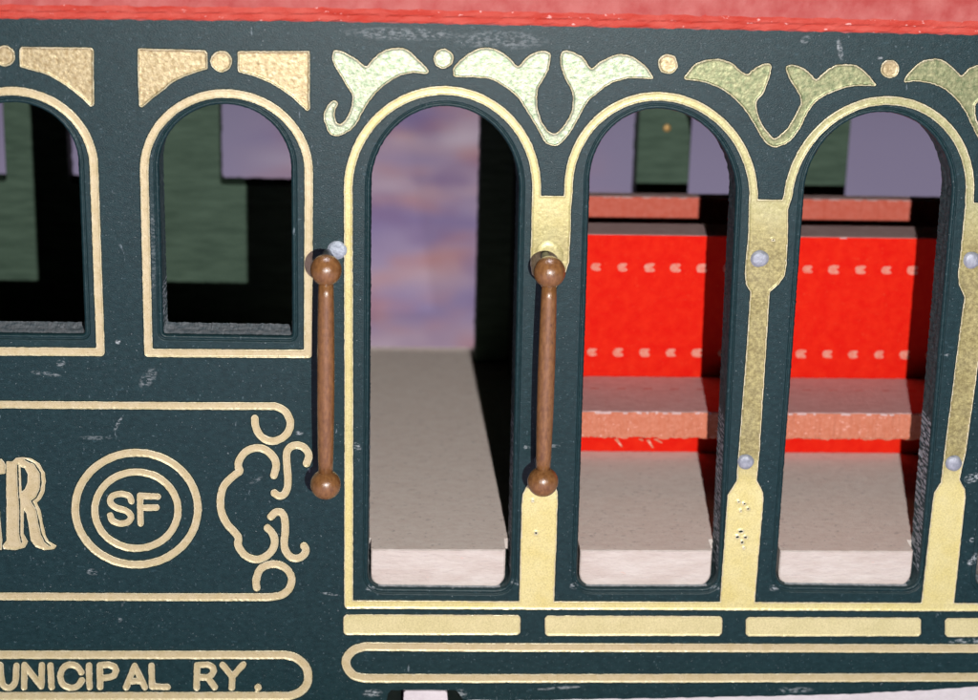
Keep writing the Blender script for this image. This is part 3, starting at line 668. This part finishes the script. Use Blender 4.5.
# bars and loops along the bottom
for i, (a, b, y0_, y1_) in enumerate([(343.6, 520.3, 614.6, 635.0), (545, 722, 615.7, 635.9), (745.8, 920.8, 617.2, 636.3), (945, 1110, 618.2, 636.9)]):
    r = 2.5
    relief('gold_bar', [('poly', [(a + r, y0_), (b - r, y0_ + .5), (b, y0_ + r), (b, y1_ - r), (b - r, y1_), (a + r, y1_), (a, y1_ - r), (a, y0_ + r)])], M_bars, panel, seed=70 + i)
relief('lower_border', [('stroke', [(1160, 648.8), (978, 648.6), (734, 648), (480, 647.5), (365, 646.6)] + smooth_line([(365, 646.6), (354, 650), (347.3, 657), (346, 663), (348.5, 670), (355, 676), (366, 678.4)], False, 4) + [(480, 678.6), (734, 678.2), (978, 677.2), (1160, 676)], 8.4)], M_gold2, panel, seed=80)
# name board on the left
def curl(pts, w_=7.4): return ('stroke', smooth_line(pts, False, 4), w_)
relief('scroll_border', [
    ('stroke', [(-250, 402.5), (0, 404.6), (120, 405.5), (200, 406), (274, 406.2)], 7.4),
    curl([(274, 406.2), (281, 408.5), (286.5, 413), (290.5, 423), (287, 433.6), (278.4, 440), (269.7, 441), (261, 436.5), (256, 428), (254.7, 418.5)]),
    curl([(274, 475.5), (276.2, 465.5), (273.3, 456.8), (265.3, 449.8), (255.2, 448), (245, 452.4), (239, 461), (238.3, 467), (239.5, 471.3), (233.4, 475.9), (225, 484.4), (221.3, 493), (220.4, 503), (221.8, 513.5), (227.4, 524.3), (234.5, 532), (238.4, 538), (237.9, 545), (242.9, 553.4), (251.4, 558.6), (260, 559.2), (268.6, 554.3), (274, 546.6), (274.4, 538), (271, 531.5), (267.6, 528)]),
    curl([(306.7, 463.5), (309, 455.3), (304.5, 448), (297.3, 445.2), (290, 447.4), (286.6, 454), (287, 465.5), (287.8, 477), (287.3, 488), (284, 494.3), (279, 496), (274.5, 493)]),
    curl([(271, 516.6), (275.4, 512.5), (281.2, 512.6), (284.6, 518.5), (285.2, 531), (284.2, 545), (287.4, 554), (294.3, 558.4), (301.6, 556.9), (306, 550.5), (303.9, 546)]),
    curl([(256.6, 587.5), (256.4, 579), (260, 569.5), (268.6, 564.8), (278.9, 564.8), (287.4, 570), (291.8, 579), (289, 589), (280.6, 595.4), (268.6, 597.2)]),
    ('stroke', [(268.6, 597.2), (200, 597.3), (0, 596.4), (-250, 595)], 7.6)], M_gold2, panel, seed=90, cell=0.85)
def ell(cx, cy, rx, ry, n=72): return [(cx + rx * math.cos(2 * math.pi * k / n), cy + ry * math.sin(2 * math.pi * k / n)) for k in range(n)]
relief('emblem_ring', [('stroke', ell(136.5, 508.7, 61.3, 56.0), 7.6, True)], M_gold2, panel, seed=100)
relief('emblem_ring', [('stroke', ell(136.4, 510.2, 41.6, 38.2), 7.0, True)], M_gold2, panel, seed=101)
lw = 6.2
relief('lettering', [('stroke', smooth_line([(131.5, 501.5), (129, 496), (121, 493.8), (112, 496.4), (110.4, 502.5), (116, 507.6), (125.5, 510.6), (131, 516), (128.2, 522), (120, 523.6), (112.5, 520.5), (110.2, 515.4)], False, 4), lw),
    ('stroke', [(140, 495.6), (140.6, 523.5)], lw), ('stroke', [(140, 495.8), (158, 496.6)], lw), ('stroke', [(140, 507.6), (156.5, 507.6)], lw)], M_gold2, panel, seed=102, cell=0.7, bev=1.8)['label'] = 'gold letters SF inside two rings'
# big serif letters at the left edge
k = 5.96
def cc(pts): return [(x / k, 440 + y / k) for x, y in pts]
relief('lettering', [
    ('poly', cc([(38, 128), (75, 128), (95, 108), (135, 102), (185, 110), (235, 140), (266, 195), (272, 250), (266, 305), (245, 350), (218, 372), (242, 425), (256, 500), (272, 570), (292, 605), (338, 630), (322, 650), (262, 657), (213, 638), (184, 600), (172, 520), (158, 440), (142, 415), (140, 560), (166, 604), (150, 640), (95, 656), (20, 650), (14, 630), (38, 600)])),
    ('cut', cc([(122, 160), (146, 166), (164, 205), (164, 250), (150, 292), (128, 312)])),
    ('groove', cc([(150, 118), (205, 142), (240, 195), (244, 250), (238, 300), (215, 345), (188, 364)]), 1.3),
    ('groove', cc([(188, 364), (215, 410), (232, 490), (246, 560), (268, 606), (300, 632)]), 1.3),
    ('groove', cc([(106, 150), (110, 300), (118, 400), (118, 560), (128, 610)]), 1.3),
    ('poly', cc([(-140, 640), (-60, 120), (10, 112), (34, 150), (30, 200), (4, 205), (-20, 205), (2, 480), (14, 600), (10, 655), (-60, 655), (-50, 540), (-90, 540), (-100, 655)]))],
    M_gold2, panel, seed=103, cell=0.75, bev=1.6)['label'] = 'large serif gold letters ending in R'
def mc(pts, ox=0): return [(ox + x / k, 630 + y / k) for x, y in pts]
W = 6.3
mun = []
def st(pts, ox=0, sm=False):
    q = mc(pts, ox); mun.append(('stroke', smooth_line(q, False, 4) if sm else q, W))
st([(-150, 345), (-150, 212), (-100, 300), (-50, 212), (-48, 345)])
st([(2, 210), (8, 290), (22, 332), (52, 345), (82, 328), (94, 290), (98, 212)], sm=True)
st([(143, 342), (146, 210), (246, 335), (250, 210)])
st([(300, 212), (308, 340)])
st([(485, 252), (458, 218), (418, 206), (378, 226), (360, 275), (376, 325), (420, 345), (462, 335), (488, 300)], sm=True)
st([(530, 212), (534, 340)])
st([(597, 340), (595, 210), (650, 207), (682, 220), (692, 243), (680, 270), (650, 284), (600, 286)])
st([(752, 342), (803, 214), (863, 342)]); st([(775, 305), (838, 305)])
st([(903, 214), (906, 337), (998, 341)])
st([(218, 343), (222, 210), (285, 206), (314, 222), (320, 244), (308, 268), (285, 282), (226, 284)], 160); st([(285, 284), (326, 340)], 160)
st([(375, 210), (430, 278), (496, 207)], 160); st([(430, 278), (428, 344)], 160)
mun.append(('disc', 160 + 584 / k, 630 + 343 / k, 3.5, 3.5)); mun.append(('stroke', mc([(588, 350), (572, 368)], 160), 2.6))
relief('lettering', mun, M_gold2, panel, seed=104, cell=0.7, bev=2.0, jit=0.3)['label'] = 'gold letters MUNICIPAL RY.'
relief('name_border', [('stroke', [(-250, 653), (0, 654.8), (160, 655), (285, 655)] + smooth_line([(285, 655), (296, 658), (304.5, 665), (308.2, 675), (306.4, 685), (299, 692.6), (289, 696.2)], False, 4) + [(160, 696.3), (0, 696.3), (-250, 695)], 8.2)], M_gold2, panel, seed=105)

# steel pins through the posts
for (px, py, r) in [(759.5, 258.5, 1.08), (745.5, 461.5, 1.02), (971.5, 260, 1.05), (953.5, 463, 1.05)]:
    q = P(px, py); disc_dome('pin', q[0], -0.14, q[2], r, 0.32, M_pin, panel, irr=0.03)

M_under2 = mat('dull_socket_metal', (0.22, 0.25, 0.30), 0.5, metal=0.3, spec=0.5, var=(0.42, 0.46, 0.52), vscale=1.5, bump=0.1, bscale=2.0)
# ------------------------------------------------------------------ grab handles
def lathe(name, axis0, axis1, prof_, m, parent, seg=36):
    a0, a1 = np.array(axis0), np.array(axis1); d = a1 - a0; L = np.linalg.norm(d); d /= L
    u = nrm(np.cross(d, [0, 1, 0])); v = np.cross(d, u); V, F = [], []
    for (t, r) in prof_:
        for s in range(seg):
            a = 2 * math.pi * s / seg; V.append(a0 + d * t + (u * math.cos(a) + v * math.sin(a)) * r)
    for i in range(len(prof_) - 1):
        for s in range(seg): F.append((i * seg + s, i * seg + (s + 1) % seg, (i + 1) * seg + (s + 1) % seg, (i + 1) * seg + s))
    F.append(tuple(range(seg))); F.append(tuple(reversed(range((len(prof_) - 1) * seg, len(prof_) * seg))))
    return mesh_from(name, V, F, m, parent, smooth=True)
def handle(top, bot, rb, out, washer, wm, wr, label):
    h = bpy.data.objects.new('grab_handle', None); C.objects.link(h); h.parent = car; h['label'] = label
    a = P(top[0], top[1], -out); b = P(bot[0], bot[1], -out); L = np.linalg.norm(b - a)
    pr = []
    for i in range(15):
        t = i / 14; pr.append((rb * 0.8 + t * (L - 1.6 * rb), 0.85 + 0.16 * math.sin(math.pi * t) ** 0.8))
    lathe('rod', a, b, pr, M_wood, h)
    for c in (a, b):
        n = 20; pr = [(rb * (1 - math.cos(math.pi * i / n)), max(0.02, rb * math.sin(math.pi * i / n))) for i in range(n + 1)]
        lathe('knob', c - np.array([0, 0, rb]), c + np.array([0, 0, rb]), pr, M_wood, h)
        lathe('pin', c + np.array([0, rb * .8, 0]), np.array([c[0], 0.3, c[2]]), [(0, .5), (abs(c[1]) - rb * .8 + .3, .5)], M_pin, h, seg=16) if False else None
        V, F = [], []
        for yy_ in (c[1] + rb * .7, 0.3):
            for s in range(16): V.append((c[0] + .55 * math.cos(s * math.pi / 8), yy_, c[2] + .55 * math.sin(s * math.pi / 8)))
        for s in range(16): F.append((s, (s + 1) % 16, 16 + (s + 1) % 16, 16 + s))
        mesh_from('pin', V, F, M_pin, h, smooth=True)
    q = P(*washer); disc_dome('washer', q[0], -0.13, q[2], wr, 0.14, wm, h, irr=0.02)
    return h
handle((326, 270), (325.6, 484.5), 1.80, 7.0, (337, 250), M_under2, 1.15, 'left brown handle beside the first doorway')
handle((549.5, 272), (542.8, 481.5), 1.84, 7.0, (549, 255), M_gold, 1.75, 'right brown handle between first and second doorway')
